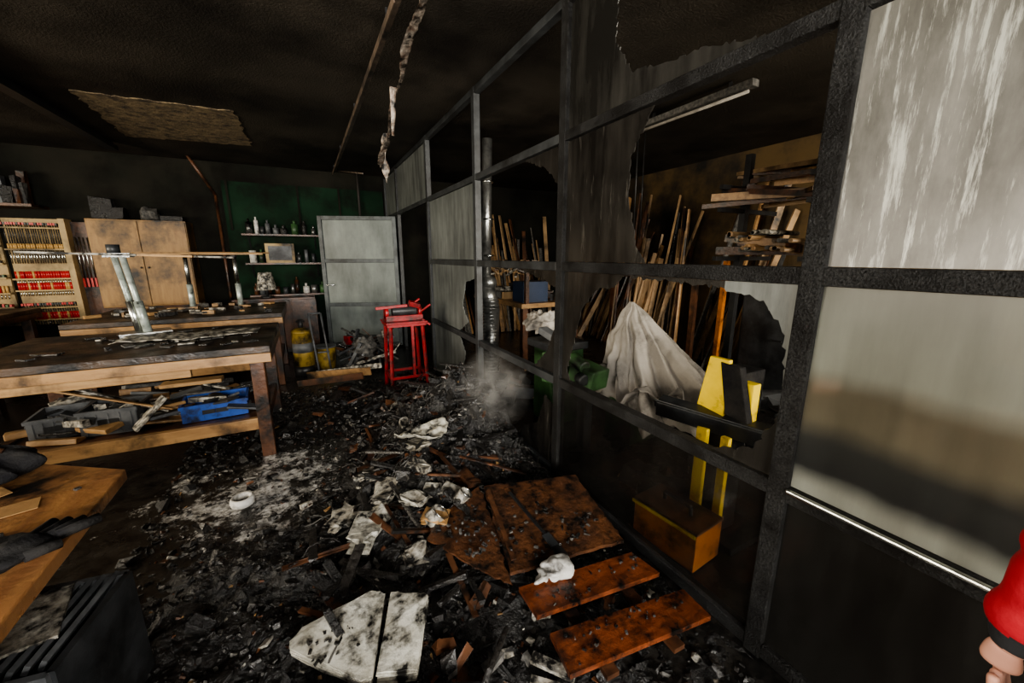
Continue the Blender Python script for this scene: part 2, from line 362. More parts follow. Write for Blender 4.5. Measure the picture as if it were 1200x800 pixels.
def crate(name,c,size,m,rot=0,fill=None):
    b=B(name); x,y,z=c; sx,sy,sz=size; t=.008
    Mr=Matrix.Rotation(rot,3,'Z')
    def q(off,s_,mm):
        o=Mr@Vector(off); b.box((x+o.x,y+o.y,z+o.z),s_,mm,rot=(0,0,rot))
    q((0,0,t/2),(sx,sy,t),m)
    q((0,-sy/2,sz/2),(sx,t,sz),m); q((0,sy/2,sz/2),(sx,t,sz),m)
    q((-sx/2,0,sz/2),(t,sy,sz),m); q((sx/2,0,sz/2),(t,sy,sz),m)
    q((0,-sy/2-.006,sz-.012),(sx+.02,.014,.022),m); q((0,sy/2+.006,sz-.012),(sx+.02,.014,.022),m)
    q((-sx/2-.006,0,sz-.012),(.014,sy+.02,.022),m); q((sx/2+.006,0,sz-.012),(.014,sy+.02,.022),m)
    for k in range(5): q((sx*(-.4+.2*k),-sy/2-.005,sz*.45),(.008,.006,sz*.8),m)
    q((0,-sy/2-.006,sz*.5),(sx*.4,.004,sz*.25),BLK)
    if fill:
        for i in range(12):
            o=Mr@Vector((U(-.4,.4)*sx,U(-.35,.35)*sy,sz*U(.4,1.05)))
            b.box((x+o.x,y+o.y,z+o.z),(U(.04,.16),U(.02,.08),U(.01,.05)),random.choice(fill),rot=(U(-.5,.5),U(-.5,.5),U(0,3)))
    return b.done()
crate('plastic_crate',(-.72,3.66,.29),(.40,.28,.13),BLUE,.08,[ASH,BLK])
crate('plastic_crate',(-1.30,3.66,.29),(.30,.26,.18),GREY,-.05,[PAPER,ASH,WOODL])
crate('plastic_crate',(-1.62,3.75,.29),(.24,.3,.15),GREY,.1,[WOODL,BLK])

b=B('upturned_stool')
b.cyl((-1.25,4.22,.88),(-1.31,4.20,1.50),.021,PALEM); b.cyl((-1.19,4.18,.88),(-1.25,4.16,1.50),.021,PALEM)
b.cyl((-1.25,4.22,.88),(-1.275,4.21,1.15),.03,CHROME); b.cyl((-1.19,4.18,.88),(-1.215,4.17,1.15),.03,PALEM)
b.box((-1.21,4.2,.885),(.32,.2,.03),GALV,rot=(0,0,.3)); 
b.box((-1.28,4.19,1.51),(.16,.1,.03),GALV); b.cyl((-1.30,4.18,1.52),(-1.30,4.18,1.59),.04,DGREY)
b.beam((-1.80,4.25,1.53),(-.80,4.1,1.50),.04,.015,WOODL); b.beam((-1.75,4.0,1.53),(-.55,4.3,1.49),.03,.014,PAPER)
b.done()
b=B('tubular_table_frame')
for (x,y) in ((-1.25,6.0),(-.76,5.95)):
    b.cyl((x,y,.871),(x,y,.891),.048,PALEM); b.cyl((x,y,.871),(x,y,1.17),.03,PALEM); b.cyl((x,y,1.17),(x,y,1.52),.022,CHROME); b.cyl((x,y,1.49),(x,y,1.52),.037,BLK)
for p,q in (((-1.7,6.0,1.53),(-.45,5.9,1.53)),((-1.6,5.6,1.54),(-.4,6.2,1.545))): b.beam(p,q,.03,.016,WOODL)
b.done()
b=B('bench_clutter')
b.grid(lambda u,v:(-1.3+.9*u,3.75+.35*v+.05*math.sin(9*u),.885+.018*noise.noise(Vector((u*9,v*6,0)))),22,8,PAPER)
for i in range(50): b.box((U(-1.6,-.4),U(3.4,4.3),.88),(U(.02,.12),U(.01,.06),.008),random.choice([CHAR,ASH,CHAR,WOODD,PAPER]),rot=(0,0,U(0,3)))
b.done(solid=.004)
b=B('bench_clutter')
for i in range(50): b.box((U(-2.0,-.4),U(5.3,6.3),.89),(U(.03,.2),U(.02,.08),U(.01,.05)),random.choice([CHAR,ASH,WOODL,PAPER,GREY]),rot=(0,0,U(0,3)))
b.done()

b=B('desk')
top=[(-.63,.35),(-.645,1.78),(-1.12,2.1),(-2.1,2.1),(-2.1,.35)]
b.ngon([(x,y,.71) for x,y in top],DESK,thick=(0,0,.04))
b.bx(-2.0,-.70,.42,.46,.05,.71,BLK); b.bx(-1.3,-.72,.46,.98,.05,.71,DGREY); b.bx(-1.3,-1.26,1.0,1.95,.05,.71,BLK)
for p in ((-1.24,1.95),(-1.95,1.95),(-1.95,.5)): b.box((p[0],p[1],.355),(.05,.05,.71),WOODD)
for z in (.28,.5): b.bx(-.722,-.712,.5,.94,z,z+.008,BLK)
b.done(bevel=.004)
b=B('work_glove')
b.sph((-.74,1.33,.775),.07,CLOTHB,(1,1.1,.35),jit=.03,seg=24)
for k in range(4): b.cyl((-.72+.02*k,1.37,.77),(-.70+.035*k,1.46-.01*k,.765),.014,CLOTHB)
b.cyl((-.69,1.3,.77),(-.64,1.34,.765),.014,CLOTHB); b.cyl((-.76,1.27,.775),(-.84,1.17,.78),.045,CLOTHB,r2=.055); b.done()
b=B('tool_bag')
b.grid(lambda u,v:(-1.04+((.15+.02*math.sin(u*44+v*3))*max(.02,math.sin(.25+v*2.75))**.5)*math.cos(u*6.283),1.87+((.10+.015*math.sin(u*31+v*9))*max(.02,math.sin(.25+v*2.75))**.5)*math.sin(u*6.283),.752+.11*v+.015*math.sin(u*19)*v),60,16,CLOTHB,closeu=True)
b.cyl((-1.12,1.86,.86),(-1.04,1.86,.91),.008,WOODD); b.cyl((-1.04,1.86,.91),(-.96,1.86,.86),.008,WOODD); b.done()
b=B('paper_sheets')
for c,r in (((-.86,1.62,.7535),.3),((-.98,1.74,.7545),.7),((-.75,1.08,.7535),.1)): b.box(c,(.12,.08,.002),WOODL,rot=(0,0,r))
for k in range(25): b.box((U(-1.1,-.68),U(.9,1.75),.753),(U(.01,.05),U(.01,.03),.006),random.choice([CHAR,CHAR,ASH]),rot=(0,0,U(0,3)))
b.done()
b=B('louvred_box')
cx,cy=-.83,1.50; h=.42
b.box((cx,cy,.02),(.3,.36,.03),DGREY,rot=(0,0,-.15))
for sx in (-1,1): b.box((cx+sx*.15,cy+sx*-.02,h/2),(.02,.36,h),DGREY,rot=(0,0,-.15))
for sy in (-1,1): b.box((cx+sy*.027,cy+sy*.18,h/2),(.3,.02,h),GREY,rot=(0,0,-.15))
for k in range(8): b.box((cx-.11+k*.032,cy+.01,h-.01),(.014,.33,.03),GREY,rot=(0,.5,-.15))
b.box((cx-.02,cy+.02,h+.012),(.18,.22,.01),PAPER,rot=(.05,.05,.2))
b.done()

# ------------------------------------------------------------ tool racks
TOOLR=mat('red_handle',(.5,.03,.025),(.38,.02,.02),6,.35,bump=0)
TOOLY=mat('wood_handle',(.6,.38,.14),(.45,.27,.09),6,.45,bump=0)
TOOLC=mat('cream_board',(.48,.35,.165),(.32,.22,.10),2,.6,bump=.05,soot=.33,sscale=1.5)
def rack(name,x0,x1,rows,n):
    b=B(name); y=YB
    b.bx(x0,x1,y-.04,y-.002,.6,1.98,TOOLC)
    for z,kind in rows:
        b.bx(x0,x1,y-.12,y-.04,z,z+.018,TOOLC)
        for k in range(n):
            x=x0+.03+(x1-x0-.06)*k/(n-1)+U(-.004,.004)
            if kind=='long':
                b.cyl((x,y-.09,z-.17),(x,y-.09,z),.006,CHROME,seg=6); b.cyl((x,y-.09,z+.018),(x,y-.09,z+.08),.011,TOOLY,seg=8)
            elif kind=='red':
                b.cyl((x,y-.09,z-.06),(x,y-.09,z),.005,CHROME,seg=6); b.cyl((x,y-.09,z+.018),(x,y-.09,z+.11),.0135,TOOLR if R()<.8 else TOOLY,seg=8)
            elif kind=='clamp':
                b.cyl((x,y-.09,z-.2),(x,y-.09,z+.05),.006,BLK,seg=6); b.box((x,y-.1,z+.06),(.018,.06,.03),TOOLR if R()<.4 else BLK)
            else:
                b.box((x,y-.09,z+.03),(.02,.05,.03+.03*R()),random.choice([TOOLY,PAPER,TOOLR,GREEN]))
    return b.done()
rack('tool_rack',-3.35,-2.8,[(1.85,'clamp'),(1.58,'long'),(1.2,'red'),(1.05,'red'),(.82,'clamp'),(.66,'red')],22)
rack('tool_rack',-4.3,-3.4,[(1.8,'x'),(1.62,'long'),(1.4,'x'),(1.22,'x'),(1.02,'red'),(.84,'x'),(.66,'x')],26)
b=B('tool_rack'); b.bx(-2.78,-2.72,YB-.2,YB-.002,.6,1.98,TOOLC)
b.bx(-2.72,-2.5,YB-.06,YB-.002,.7,1.95,WOODD)
for k in range(5): b.cyl((-2.69+k*.04,YB-.1,1.2),(-2.69+k*.04,YB-.1,1.75),.008,CHROME,seg=6); b.box((-2.69+k*.04,YB-.1,1.15),(.02,.03,.12),TOOLR)
b.done()
b=B('wall_shelf')
b.bx(-4.6,-2.9,YB-.4,YB-.002,2.1,2.13,WOODD)
for k in range(34): 
    h=U(.08,.42); b.box((U(-4.5,-3.0),YB-U(.12,.3),2.13+h/2),(U(.03,.1),.1,h),random.choice([ASH,GREY,WOODD,CHAR,WOODD]),jit=.015)
b.done()
b=B('wooden_cabinet')
x0,x1=-2.45,-1.42; yf=YB-.42
b.bx(x0,x1,yf,YB-.002,.82,1.98,WOODC)
b.bx(x0+.01,(x0+x1)/2-.006,yf-.022,yf-.002,.84,1.96,WOODC); b.bx((x0+x1)/2+.006,x1-.01,yf-.022,yf-.002,.84,1.96,WOODC)
b.sph(((x0+x1)/2-.04,yf-.035,1.35),.014,BLK,seg=8); b.sph(((x0+x1)/2+.04,yf-.035,1.35),.014,BLK,seg=8)
b.bx(x0-.02,x1+.02,yf-.02,YB-.002,0,.82,WOODD)
b.box((-2.2,YB-.2,2.06),(.2,.2,.15),CHAR,jit=.02); b.sph((-1.85,YB-.2,2.07),.1,ASH,(1,1,1),jit=.06); b.box((-1.6,YB-.2,2.02),(.25,.15,.07),CHAR)
b.box((-2.3,YB-.22,2.12),(.22,.1,.27),CHAR,jit=.02)
b.done(bevel=.004)
b=B('bottle_shelf')
for z in (1.84,1.40,.90):
    b.bx(-.8,.28,YB-.28,YB-.014,z-.025,z,WOODD)
for x in (-.72,.2):
    for z in (1.84,1.40): b.beam((x,YB-.03,z-.22),(x,YB-.22,z-.03),.02,.02,BLK)
CAN=[GREY,GALV,WHITE,GREEN,DGREY,WOODD,CHAR]
for z in (1.84,1.40,.90):
    x=-.75
    while x<.22:
        r=U(.025,.055); h=U(.1,.22); m_=random.choice(CAN)
        b.cyl((x+r,YB-.14,z),(x+r,YB-.14,z+h),r,m_); 
        if R()<.6: b.cyl((x+r,YB-.14,z+h),(x+r,YB-.14,z+h+.05),r*.4,m_)
        x+=2*r+U(.005,.07)
b.bx(-.52,-.12,YB-.27,YB-.2,1.40,1.70,TOOLC); b.bx(-.48,-.16,YB-.274,YB-.27,1.44,1.66,GREY)
b.done()
b=B('water_pipe'); b.cyl((-1.08,YB-.06,.0),(-1.08,YB-.06,2.4),.02,WOODD); b.cyl((-1.08,YB-.06,2.4),(-1.3,YB-.3,ZC),.02,WOODD); b.cyl((.95,YB-.06,2.1),(.95,YB-.06,ZC),.02,WALLB); b.done()
b=B('table_lamp')
b.cyl((-.55,7.13,1.0),(-.55,7.13,1.26),.14,PAPER,seg=20,r2=.09,cap=False); b.cyl((-.55,7.13,.9),(-.55,7.13,1.1),.02,BLK); b.cyl((-.55,7.13,.872),(-.55,7.13,.9),.09,BLK); b.done()
b=B('side_cabinet')
b.bx(-1.0,.1,7.0,7.3,.06,.87,WOODD)
for k in range(3): b.bx(-.98+k*.37,-.63+k*.37,6.98,7.0,.1,.84,WOODD)
b.bx(-.98,.08,7.05,7.28,0,.06,BLK); b.done(bevel=.004)

b=B('yellow_gas_canister')
x,y,r,h=-.12,5.6,.12,.66
b.cyl((x,y,.02),(x,y,h*.84),r,YELD,seg=24); b.sph((x,y,h*.84),r,YELD,(1,1,.5)); b.cyl((x,y,h*.9),(x,y,h+.05),.03,BLK); b.cyl((x-.05,y,h+.03),(x+.05,y,h+.03),.012,BLK)
b.cyl((x,y,0),(x,y,.12),r+.003,BLK,seg=24); b.cyl((x,y,.3),(x,y,.42),r+.002,GREY,seg=24); b.done()
b=B('yellow_bucket')
b.cyl((.14,5.8,0),(.14,5.8,.3),.11,YELD,seg=20,r2=.14,cap=False); b.cyl((.14,5.8,.0),(.14,5.8,.01),.11,YELD); b.cyl((.14,5.8,.29),(.14,5.8,.31),.146,GREY,seg=20); b.done()
b=B('hand_truck')
for x in (.04,.18): b.cyl((x,5.42,.02),(x-.06,5.47,.8),.012,GREY)
b.cyl((-.02,5.47,.8),(.12,5.47,.8),.012,GREY); b.cyl((.04,5.43,.3),(.18,5.43,.3),.01,GREY); b.box((.11,5.38,.02),(.22,.1,.01),GREY); b.done()
b=B('burnt_scrap_pile')
for k in range(50): b.beam((U(.3,1.1),U(5.3,6.2),U(.03,.2)),(U(.3,1.1),U(5.3,6.2),U(.1,.5)),U(.02,.06),U(.01,.04),random.choice([CHAR,GREY,ASH,WOODD,CHAR2,PAPER]))
b.box((.75,5.9,.18),(.3,.3,.34),DGREY,rot=(.1,.1,.4)); b.box((.5,6.1,.3),(.15,.12,.12),REDP,rot=(0,0,.4)); b.sph((.62,5.5,.3),.14,ASH,(1,1,1),seg=24,jit=.1); b.done()

b=B('bench_grinder_stand')
x0,x1,y0,y1=.72,1.12,4.2,4.55
for x in (x0,x1):
    for y in (y0,y1): b.beam((x,y,0),(x+(.03 if x==x0 else -.03),y+(.03 if y==y0 else -.03),.8),.03,.03,REDP)
for z in (.18,.76):
    b.bx(x0,x1,y0-.01,y0+.02,z,z+.03,REDP); b.bx(x0,x1,y1-.02,y1+.01,z,z+.03,REDP); b.bx(x0-.01,x0+.02,y0,y1,z,z+.03,REDP); b.bx(x1-.02,x1+.01,y0,y1,z,z+.03,REDP)
b.bx(x0-.02,x1+.02,y0-.01,y1+.01,.79,.81,REDP); b.bx(.96,.99,y0,y0+.03,.2,.78,REDP)
b.box((.92,4.37,.84),(.40,.16,.06),REDP); b.cyl((.80,4.37,.91),(1.06,4.37,.91),.05,DGREY,seg=18)
for x in (.72,1.08): b.cyl((x,4.37,.90),(x+.035,4.37,.90),.07,REDP,seg=20)
b.beam((.62,4.30,.96),(.95,4.28,.98),.025,.03,REDP); b.box((1.04,4.34,.98),(.12,.08,.05),REDP,rot=(.2,.3,0)); b.cyl((.98,4.37,.95),(1.10,4.33,1.04),.013,REDP)
b.cyl((1.1,4.3,.9),(1.2,4.26,.98),.012,REDP); b.beam((1.1,4.25,.82),(1.18,4.22,.76),.05,.02,REDP)
b.done(bevel=.003)

# ------------------------------------------------------------ burnt ceiling lamps
LAMPB=mat('burnt_lamp_rail',(.16,.115,.08),(.05,.037,.028),8,.5,bump=.3,soot=.33,sscale=5)
b=B('fluorescent_lamp_rail')
b.bx(.535,.575,2.3,7.1,ZC-.10,ZC-.075,LAMPB); b.bx(.53,.535,2.3,7.1,ZC-.13,ZC-.09,LAMPB)
for y in (2.6,4.2,5.8,7.0): b.bx(.55,.56,y,y+.02,ZC-.075,ZC,BLK)
b.cyl((.60,6.9,ZC-.1),(.72,5.2,ZC-.42),.008,LAMPB,seg=6)
b.done()
b=B('fluorescent_lamp_rail')
b.bx(-2.0,-1.9,3.0,6.9,ZC-.10,ZC-.05,BLK); b.bx(-1.96,-1.94,3.0,6.9,ZC-.05,ZC,BLK); b.done()
b=B('dangling_lamp_reflector')
def strip(u,v):
    y=2.3+2.1*u; z=ZC-.03-.1*u-.38*u**2
    w=.018+.045*max(0,math.sin(min(1,u/.38)*3.14))+.03*abs(noise.noise(Vector((u*14,0,3))))+(.04 if .78<u<.97 else 0)
    x=.70+.09*u+.012*math.sin(u*19)+(v-.5)*w+.006*noise.noise(Vector((u*60,v*3,9)))
    return (x,y,z+.015*math.sin(u*14)+.012*noise.noise(Vector((u*50,v*3,2)))+.3*w*(v-.5))
b.grid(strip,160,5,RUST)
b.grid(lambda u,v:(.79+.035*(v-.5)*(1.1+math.sin(u*11)),4.05+.03*math.sin(u*4)+.12*u,2.62-.42*u+.01*math.sin(v*9)),40,4,RUST)
b.grid(lambda u,v:(.72+.05*(v-.5)*(1-u*.6),3.3+.1*u,2.74-.32*u+.02*math.sin(u*9)),16,4,RUST)
b.done(solid=.003)

# ------------------------------------------------------------ debris
def H(x,y):
    h=.48*math.exp(-((x-1.0)/.40)**2-((y-2.85)/.6)**2)
    h+=.18*math.exp(-((x-.5)/.3)**2-((y-2.25)/.55)**2)
    h+=.10*math.exp(-((x-.1)/.6)**2-((y-1.3)/.45)**2)
    h+=.13*math.exp(-((x-.75)/.5)**2-((y-3.8)/.6)**2)
    h+=.07*math.exp(-((x+.2)/.5)**2-((y-2.0)/.25)**2)
    return h
def foam(x,y):
    return max(math.exp(-((x+.45)/.55)**2-((y-2.8)/.65)**2), .75*math.exp(-((x-.2)/.3)**2-((y-1.9)/.4)**2))
def Hn(x,y):
    h=H(x,y); n=noise.fractal(Vector((x*5,y*5,1.3)),1.0,2.1,5); n2=noise.fractal(Vector((x*22,y*22,4.3)),1.0,2.1,4)
    return h*(1+.45*n)+.022*n+.012*n2*(.4+min(1,h*6))-.010-.03*foam(x,y)
b=B('charred_debris_heap')
x0,x1,y0,y1=-.98,1.37,.45,5.0
b.grid(lambda u,v:(x0+(x1-x0)*u,y0+(y1-y0)*v,max(-.03,Hn(x0+(x1-x0)*u,y0+(y1-y0)*v))),220,420,CHAR)
def shard(x,y,z,s,m,flat=True):
    sz=(s*U(.4,1.8),s*U(.3,1),s*(U(.08,.3) if flat else U(.3,.8)))
    b.box((x,y,z),sz,m,rot=(U(-.6,.6),U(-.6,.6),U(0,3.14)),jit=s*.16)
cnt=0
while cnt<16000:
    x=U(-.95,1.32); y=U(.5,4.9)
    hh=H(x,y)
    if R()>.25+hh*4: continue
    if R()<foam(x,y)*.78: continue
    cnt+=1
    m_=random.choices([CHAR,CHAR2,ASH,WOODD,PAPER,PLY,WOODL],[50,32,8,5,3.5,3,.8])[0]
    k=R()
    s_=U(.006,.022) if k<.84 else (U(.02,.04) if k<.975 else U(.05,.09))
    if x<.3 and y<2.2: s_*=.75
    if x>1.28: s_=min(s_,.02)
    shard(x,y,max(0,Hn(x,y))+U(0,.5)*s_,s_,m_,R()<.6)
for i in range(180):
    x=U(-.1,1.2); y=U(1.2,4.4)
    if H(x,y)<.06: continue
    L=U(.12,.45); a=U(0,3.14); t=U(-.4,.4); z=max(0,Hn(x,y))+.04
    dx,dy=math.cos(a)*L/2,math.sin(a)*L/2
    if x+abs(dx)>1.33: continue
    b.beam((x-dx,y-dy,z-t*L/2),(x+dx,y+dy,z+t*L/2),U(.012,.04),U(.008,.02),random.choice([CHAR,CHAR2,WOODD,CHAR]),jit=.006)
for i in range(26):
    x=U(.3,1.1); y=U(1.8,3.4); a=U(0,6); p=None
    for k in range(16):
        x2=x+.04*math.cos(a); y2=y+.04*math.sin(a); a+=U(-.8,.8)
        if x2>1.34: break
        q=(x2,y2,max(0,Hn(x2,y2))+.035+.02*math.sin(k+i))
        if p: b.cyl(p,q,.003,CHAR2 if i%3 else ASH,seg=5,cap=False)
        p=q; x,y=x2,y2
b.done(recalc=False)
b=B('burnt_book_pile')
for (x,y,w,l,r,m_) in ((.55,2.38,.12,.12,.3,PAPER),(.5,2.15,.05,.17,.4,PAPER),(.30,2.15,.09,.22,-.5,PAPER),(.42,1.95,.12,.14,.5,PAPER),(.48,1.78,.10,.12,1.,WOODL),(.33,1.62,.10,.07,.2,PAPER),(.17,1.95,.12,.28,-.55,CLEANP),(.6,1.62,.14,.1,.8,PLY),(.25,2.5,.06,.26,-.5,PAPER),(.75,2.05,.1,.16,.4,PLY),(.05,2.1,.09,.2,-.5,PAPER)):
    z=max(0,Hn(x,y))+.03
    for k in range(6): b.box((x+U(-.02,.02),y+U(-.02,.02),z+k*.006),(w*U(.6,1.05),l*U(.6,1.05),.004),m_,rot=(U(-.25,.25),U(-.3,.3),r+U(-.3,.3)),jit=.016)
b.done()
b=B('paint_pan')
def pan(u,v):
    a=u*6.283; r=.13*(.2+.8*v)*(1+.12*math.sin(3*a)+.16*noise.noise(Vector((math.cos(a)*3,math.sin(a)*3,v))))
    return (.60+r*1.3*math.cos(a),2.42+r*.8*math.sin(a),.33+.035*v*v+.03*math.sin(2*a)*v+.02*noise.noise(Vector((math.cos(a)*r*30,math.sin(a)*r*30,2))))
b.grid(pan,48,14,CLEANP,closeu=True); b.done(solid=.006)
for (x,y,r_) in ((.45,1.78,.045),(.62,1.85,.035)):
    b=B('metal_tin'); z=max(0,Hn(x,y))+.04
    b.cyl((x,y,z),(x+.05,y-.02,z+.05),r_,PAPER,cap=False); b.cyl((x+.05,y-.02,z+.05),(x+.053,y-.021,z+.054),r_*1.08,CHROME,cap=False); b.done(solid=.003)
b=B('tape_roll')
b.grid(lambda u,v:(-.48+(.052+.014*math.cos(v*6.283))*math.cos(u*6.283),2.66+(.052+.014*math.cos(v*6.283))*math.sin(u*6.283),.035+.028*math.sin(v*6.283)),32,10,WHITE,closeu=True); b.done()

b=B('fallen_planks')
b.beam((-.1,5.3,.05),(.55,4.55,.22),.09,.02,WOODB,roll=1.57); b.beam((.0,5.25,.08),(.68,4.6,.26),.06,.02,PAPER,roll=1.5); b.beam((-.2,5.0,.05),(.45,4.4,.22),.07,.02,WOODD,roll=1.5)
b.done()
b=B('scorched_panel')
z=.13
b.ngon(ragged([(.80,1.88,z+.05),(1.34,1.73,z+.05),(1.27,1.23,z-.02),(.675,1.31,z-.02)],18,.007),PLY,thick=(0,0,.018))
b.beam((.80,1.84,z+.075),(.72,1.36,z+.005),.025,.012,WOODD)
for k in range(70):
    u=R()**1.5; v=R(); x=.72+.55*v; y=1.33+.42*u; zz=.133+.055*(y-1.27)/.6
    b.box((x,y,zz+.006),(U(.005,.03),U(.004,.018),U(.003,.012)),random.choice([CHAR,CHAR,CHAR2,ASH]),rot=(U(-.3,.3),U(-.3,.3),U(0,3)),jit=.002)
b.done()
b=B('scorched_panel')
b.ngon(ragged([(.40,1.67,.135),(.50,1.80,.145),(.79,1.93,.165),(.72,1.55,.13),(.66,1.27,.105),(.55,1.42,.11)],10,.008),PLY,thick=(0,0,.010))
for k in range(50):
    x=U(.5,.72); y=U(1.45,1.8); b.box((x,y,.155),(U(.006,.035),U(.004,.018),U(.004,.014)),random.choice([CHAR,CHAR,CHAR2,ASH]),rot=(U(-.3,.3),U(-.3,.3),U(0,3)),jit=.002)
b.done()
b=B('paint_brush')
b.beam((.90,1.75,.20),(.93,1.42,.150),.014,.01,BLK); b.beam((.93,1.42,.150),(.935,1.34,.140),.04,.014,DGREY); b.beam((.935,1.34,.140),(.94,1.27,.13),.045,.012,BLK); b.done()
def slat(b,p,z,m):
    b.ngon([(x,y,z) for x,y in p],m,thick=(0,0,.022))
b=B('drawer_front_slats')
slat(b,[(.67,1.22),(1.24,1.15),(1.26,1.00),(.67,1.07)],.11,WOODR)
slat(b,[(.675,.985),(1.28,.891),(1.27,.755),(.654,.83)],.11,WOODR)
b.beam((.83,1.25,.095),(.80,.78,.095),.05,.02,WOODD); b.beam((1.1,1.2,.095),(1.08,.74,.095),.05,.02,WOODD)
for (x,y) in ((.72,.95),(1.22,.85),(.72,1.15),(1.2,1.08)): b.cyl((x,y,.132),(x,y,.135),.006,BLK,seg=10)
b.beam((.60,.99,.06),(.70,.86,.06),.04,.015,PAPER); b.beam((.56,.93,.05),(.72,.78,.05),.03,.012,PAPER)
for k in range(60):
    x=U(.7,1.24); y=random.choice([U(1.06,1.14),U(.84,.93)]); b.box((x,y,.135),(U(.003,.016),U(.003,.01),U(.002,.008)),random.choice([CHAR,CHAR2,ASH]),rot=(0,0,U(0,3)))
b.done(bevel=0)
b=B('crumpled_rag')
b.sph((.80,1.19,.155),.055,WHITE,(1.2,.7,.5),seg=60,jit=.07); b.sph((.86,1.22,.155),.045,WHITE,(1,1,.6),seg=40,jit=.06); b.done()
def binder(name,pts,z,n,up):
    b=B(name)
    for k in range(n):
        o=U(-.006,.006); pp=[(x+o,y+o,z+k*.006+up[i]) for i,(x,y) in enumerate(pts)]
        b.ngon(ragged(pp,4,.004),CLEANP,thick=(0,0,.004))
    b.ngon([(x*1.02,y*1.01,z-.008+up[i]) for i,(x,y) in enumerate(pts)],ASH,thick=(0,0,.005))
    return b
b=binder('ring_binder',[(.10,1.43),(.14,1.41),(.15,1.38),(.06,1.10),(.02,1.12),(-.17,1.33),(-.18,1.37),(-.14,1.41)],.125,6,[.03,.03,.03,0,0,0,.0,.0])
b.beam((.15,1.39,.185),(.06,1.11,.155),.012,.012,CLEANP); b.beam((.05,1.40,.172),(-.06,1.22,.162),.006,.006,ASH)
for k in range(26): b.box((U(-.12,.05),U(1.22,1.38),.168),(U(.004,.02),U(.004,.014),.006),random.choice([CHAR,CHAR2]),rot=(0,0,U(0,3)),jit=.002)
b.done()
b=binder('ring_binder',[(.18,1.39),(.27,1.32),(.30,1.28),(.28,1.24),(.20,1.06),(.08,1.11)],.125,7,[.02,.04,.05,.04,.0,0]); b.done()
b=B('plastic_tray')
b.box((.08,.98,.10),(.62,.16,.12),BLK,rot=(0,.1,-.35)); b.box((.08,.98,.165),(.56,.11,.012),CHAR2,rot=(0,.1,-.35)); b.box((.45,1.0,.12),(.2,.02,.12),CHAR2,rot=(.3,.2,.8)); b.done(bevel=.01)

# thin wisp of smoke rising from the heap
def smoke():
    m,nt=nt_new('smoke_volume')
    out=N(nt,'ShaderNodeOutputMaterial'); vs=N(nt,'ShaderNodeVolumeScatter'); vs.inputs['Color'].default_value=(.8,.77,.72,1)
    tc=N(nt,'ShaderNodeTexCoord'); ln=N(nt,'ShaderNodeVectorMath',operation='LENGTH'); nt.links.new(tc.outputs['Object'],ln.inputs[0])
    mr=N(nt,'ShaderNodeMapRange'); nt.links.new(ln.outputs['Value'],mr.inputs[0]); mr.inputs[1].default_value=0; mr.inputs[2].default_value=1; mr.inputs[3].default_value=1; mr.inputs[4].default_value=0
    nz=noisen(nt,coords(nt),2.6,5); sub=N(nt,'ShaderNodeMapRange'); nt.links.new(nz,sub.inputs[0]); sub.inputs[1].default_value=.40; sub.inputs[2].default_value=.7; sub.inputs[3].default_value=0; sub.inputs[4].default_value=5.0
    mu=N(nt,'ShaderNodeMath',operation='MULTIPLY'); nt.links.new(mr.outputs[0],mu.inputs[0]); nt.links.new(sub.outputs[0],mu.inputs[1])
    nt.links.new(mu.outputs[0],vs.inputs['Density']); nt.links.new(vs.outputs[0],out.inputs['Volume']); return m
bm=bmesh.new(); bmesh.ops.create_uvsphere(bm,u_segments=24,v_segments=16,radius=1); me=bpy.data.meshes.new('smoke_wisp'); bm.to_mesh(me); bm.free(); me.materials.append(smoke())
o=bpy.data.objects.new('smoke_wisp',me); bpy.context.collection.objects.link(o); o.location=(1.12,2.42,.58); o.scale=(.25,.34,.30)

# ------------------------------------------------------------ back room
b=B('covered_machine')
b.bx(2.2,2.5,2.15,2.45,.0,.5,GREEN)
def sh(u,v):
    a=u*6.283
    f=abs(math.sin(3.5*a+1.1*v+.6*math.sin(a*2)))**.7*.5-.25 + .18*math.sin(13*a+2+v*2)+.1*math.sin(21*a)
    r=(.02+.46*v**.9)*(1+.95*f*v**.4)
    r*=1+.25*math.sin(a+2.2)*v
    cx=2.33+.06*v; cy=2.36-.25*v
    n=noise.noise(Vector((math.cos(a)*r*9,math.sin(a)*r*9,v*4)))
    n3=noise.noise(Vector((math.cos(a)*r*20,math.sin(a)*r*20,v*11)))
    return (cx+r*math.cos(a)*.8+.03*n3*v,cy+r*math.sin(a)*1.05+.04*n,1.14-.80*v**1.05+.06*math.sin(3*a)*v+.06*n*v)
b.grid(sh,240,50,SHEET,closeu=True)
b.grid(lambda u,v:(2.05+.1*math.sin(u*9)+.15*v,2.5-.9*u,.55-.16*v+.05*math.sin(u*22)+.05*math.sin(u*9+v*4)+.03*noise.noise(Vector((u*20,v*6,1)))),90,14,SHEET)
b.done()
b=B('planer_machine')
b.box((2.0,2.9,.35),(.35,.3,.7),GREEN); b.box((1.95,2.85,.74),(.4,.4,.07),DGREY); b.cyl((1.85,2.72,.8),(2.05,2.95,.8),.05,GREEN); b.box((1.8,2.62,.6),(.2,.2,.25),GREEN,rot=(0,0,.5))
b.cyl((1.68,2.55,.65),(1.73,2.55,.65),.07,BLK); b.box((1.8,2.75,.85),(.1,.2,.06),GREY,rot=(.3,0,.2))
b.box((1.87,2.30,.60),(.20,.24,.16),GREEN,rot=(.15,0,.2)); b.cyl((1.80,2.25,.68),(1.80,2.42,.72),.05,GREEN); b.cyl((1.76,2.20,.60),(1.76,2.28,.60),.045,DGREY); b.box((1.85,2.3,.25),(.08,.1,.5),DGREY)
b.done(bevel=.012)
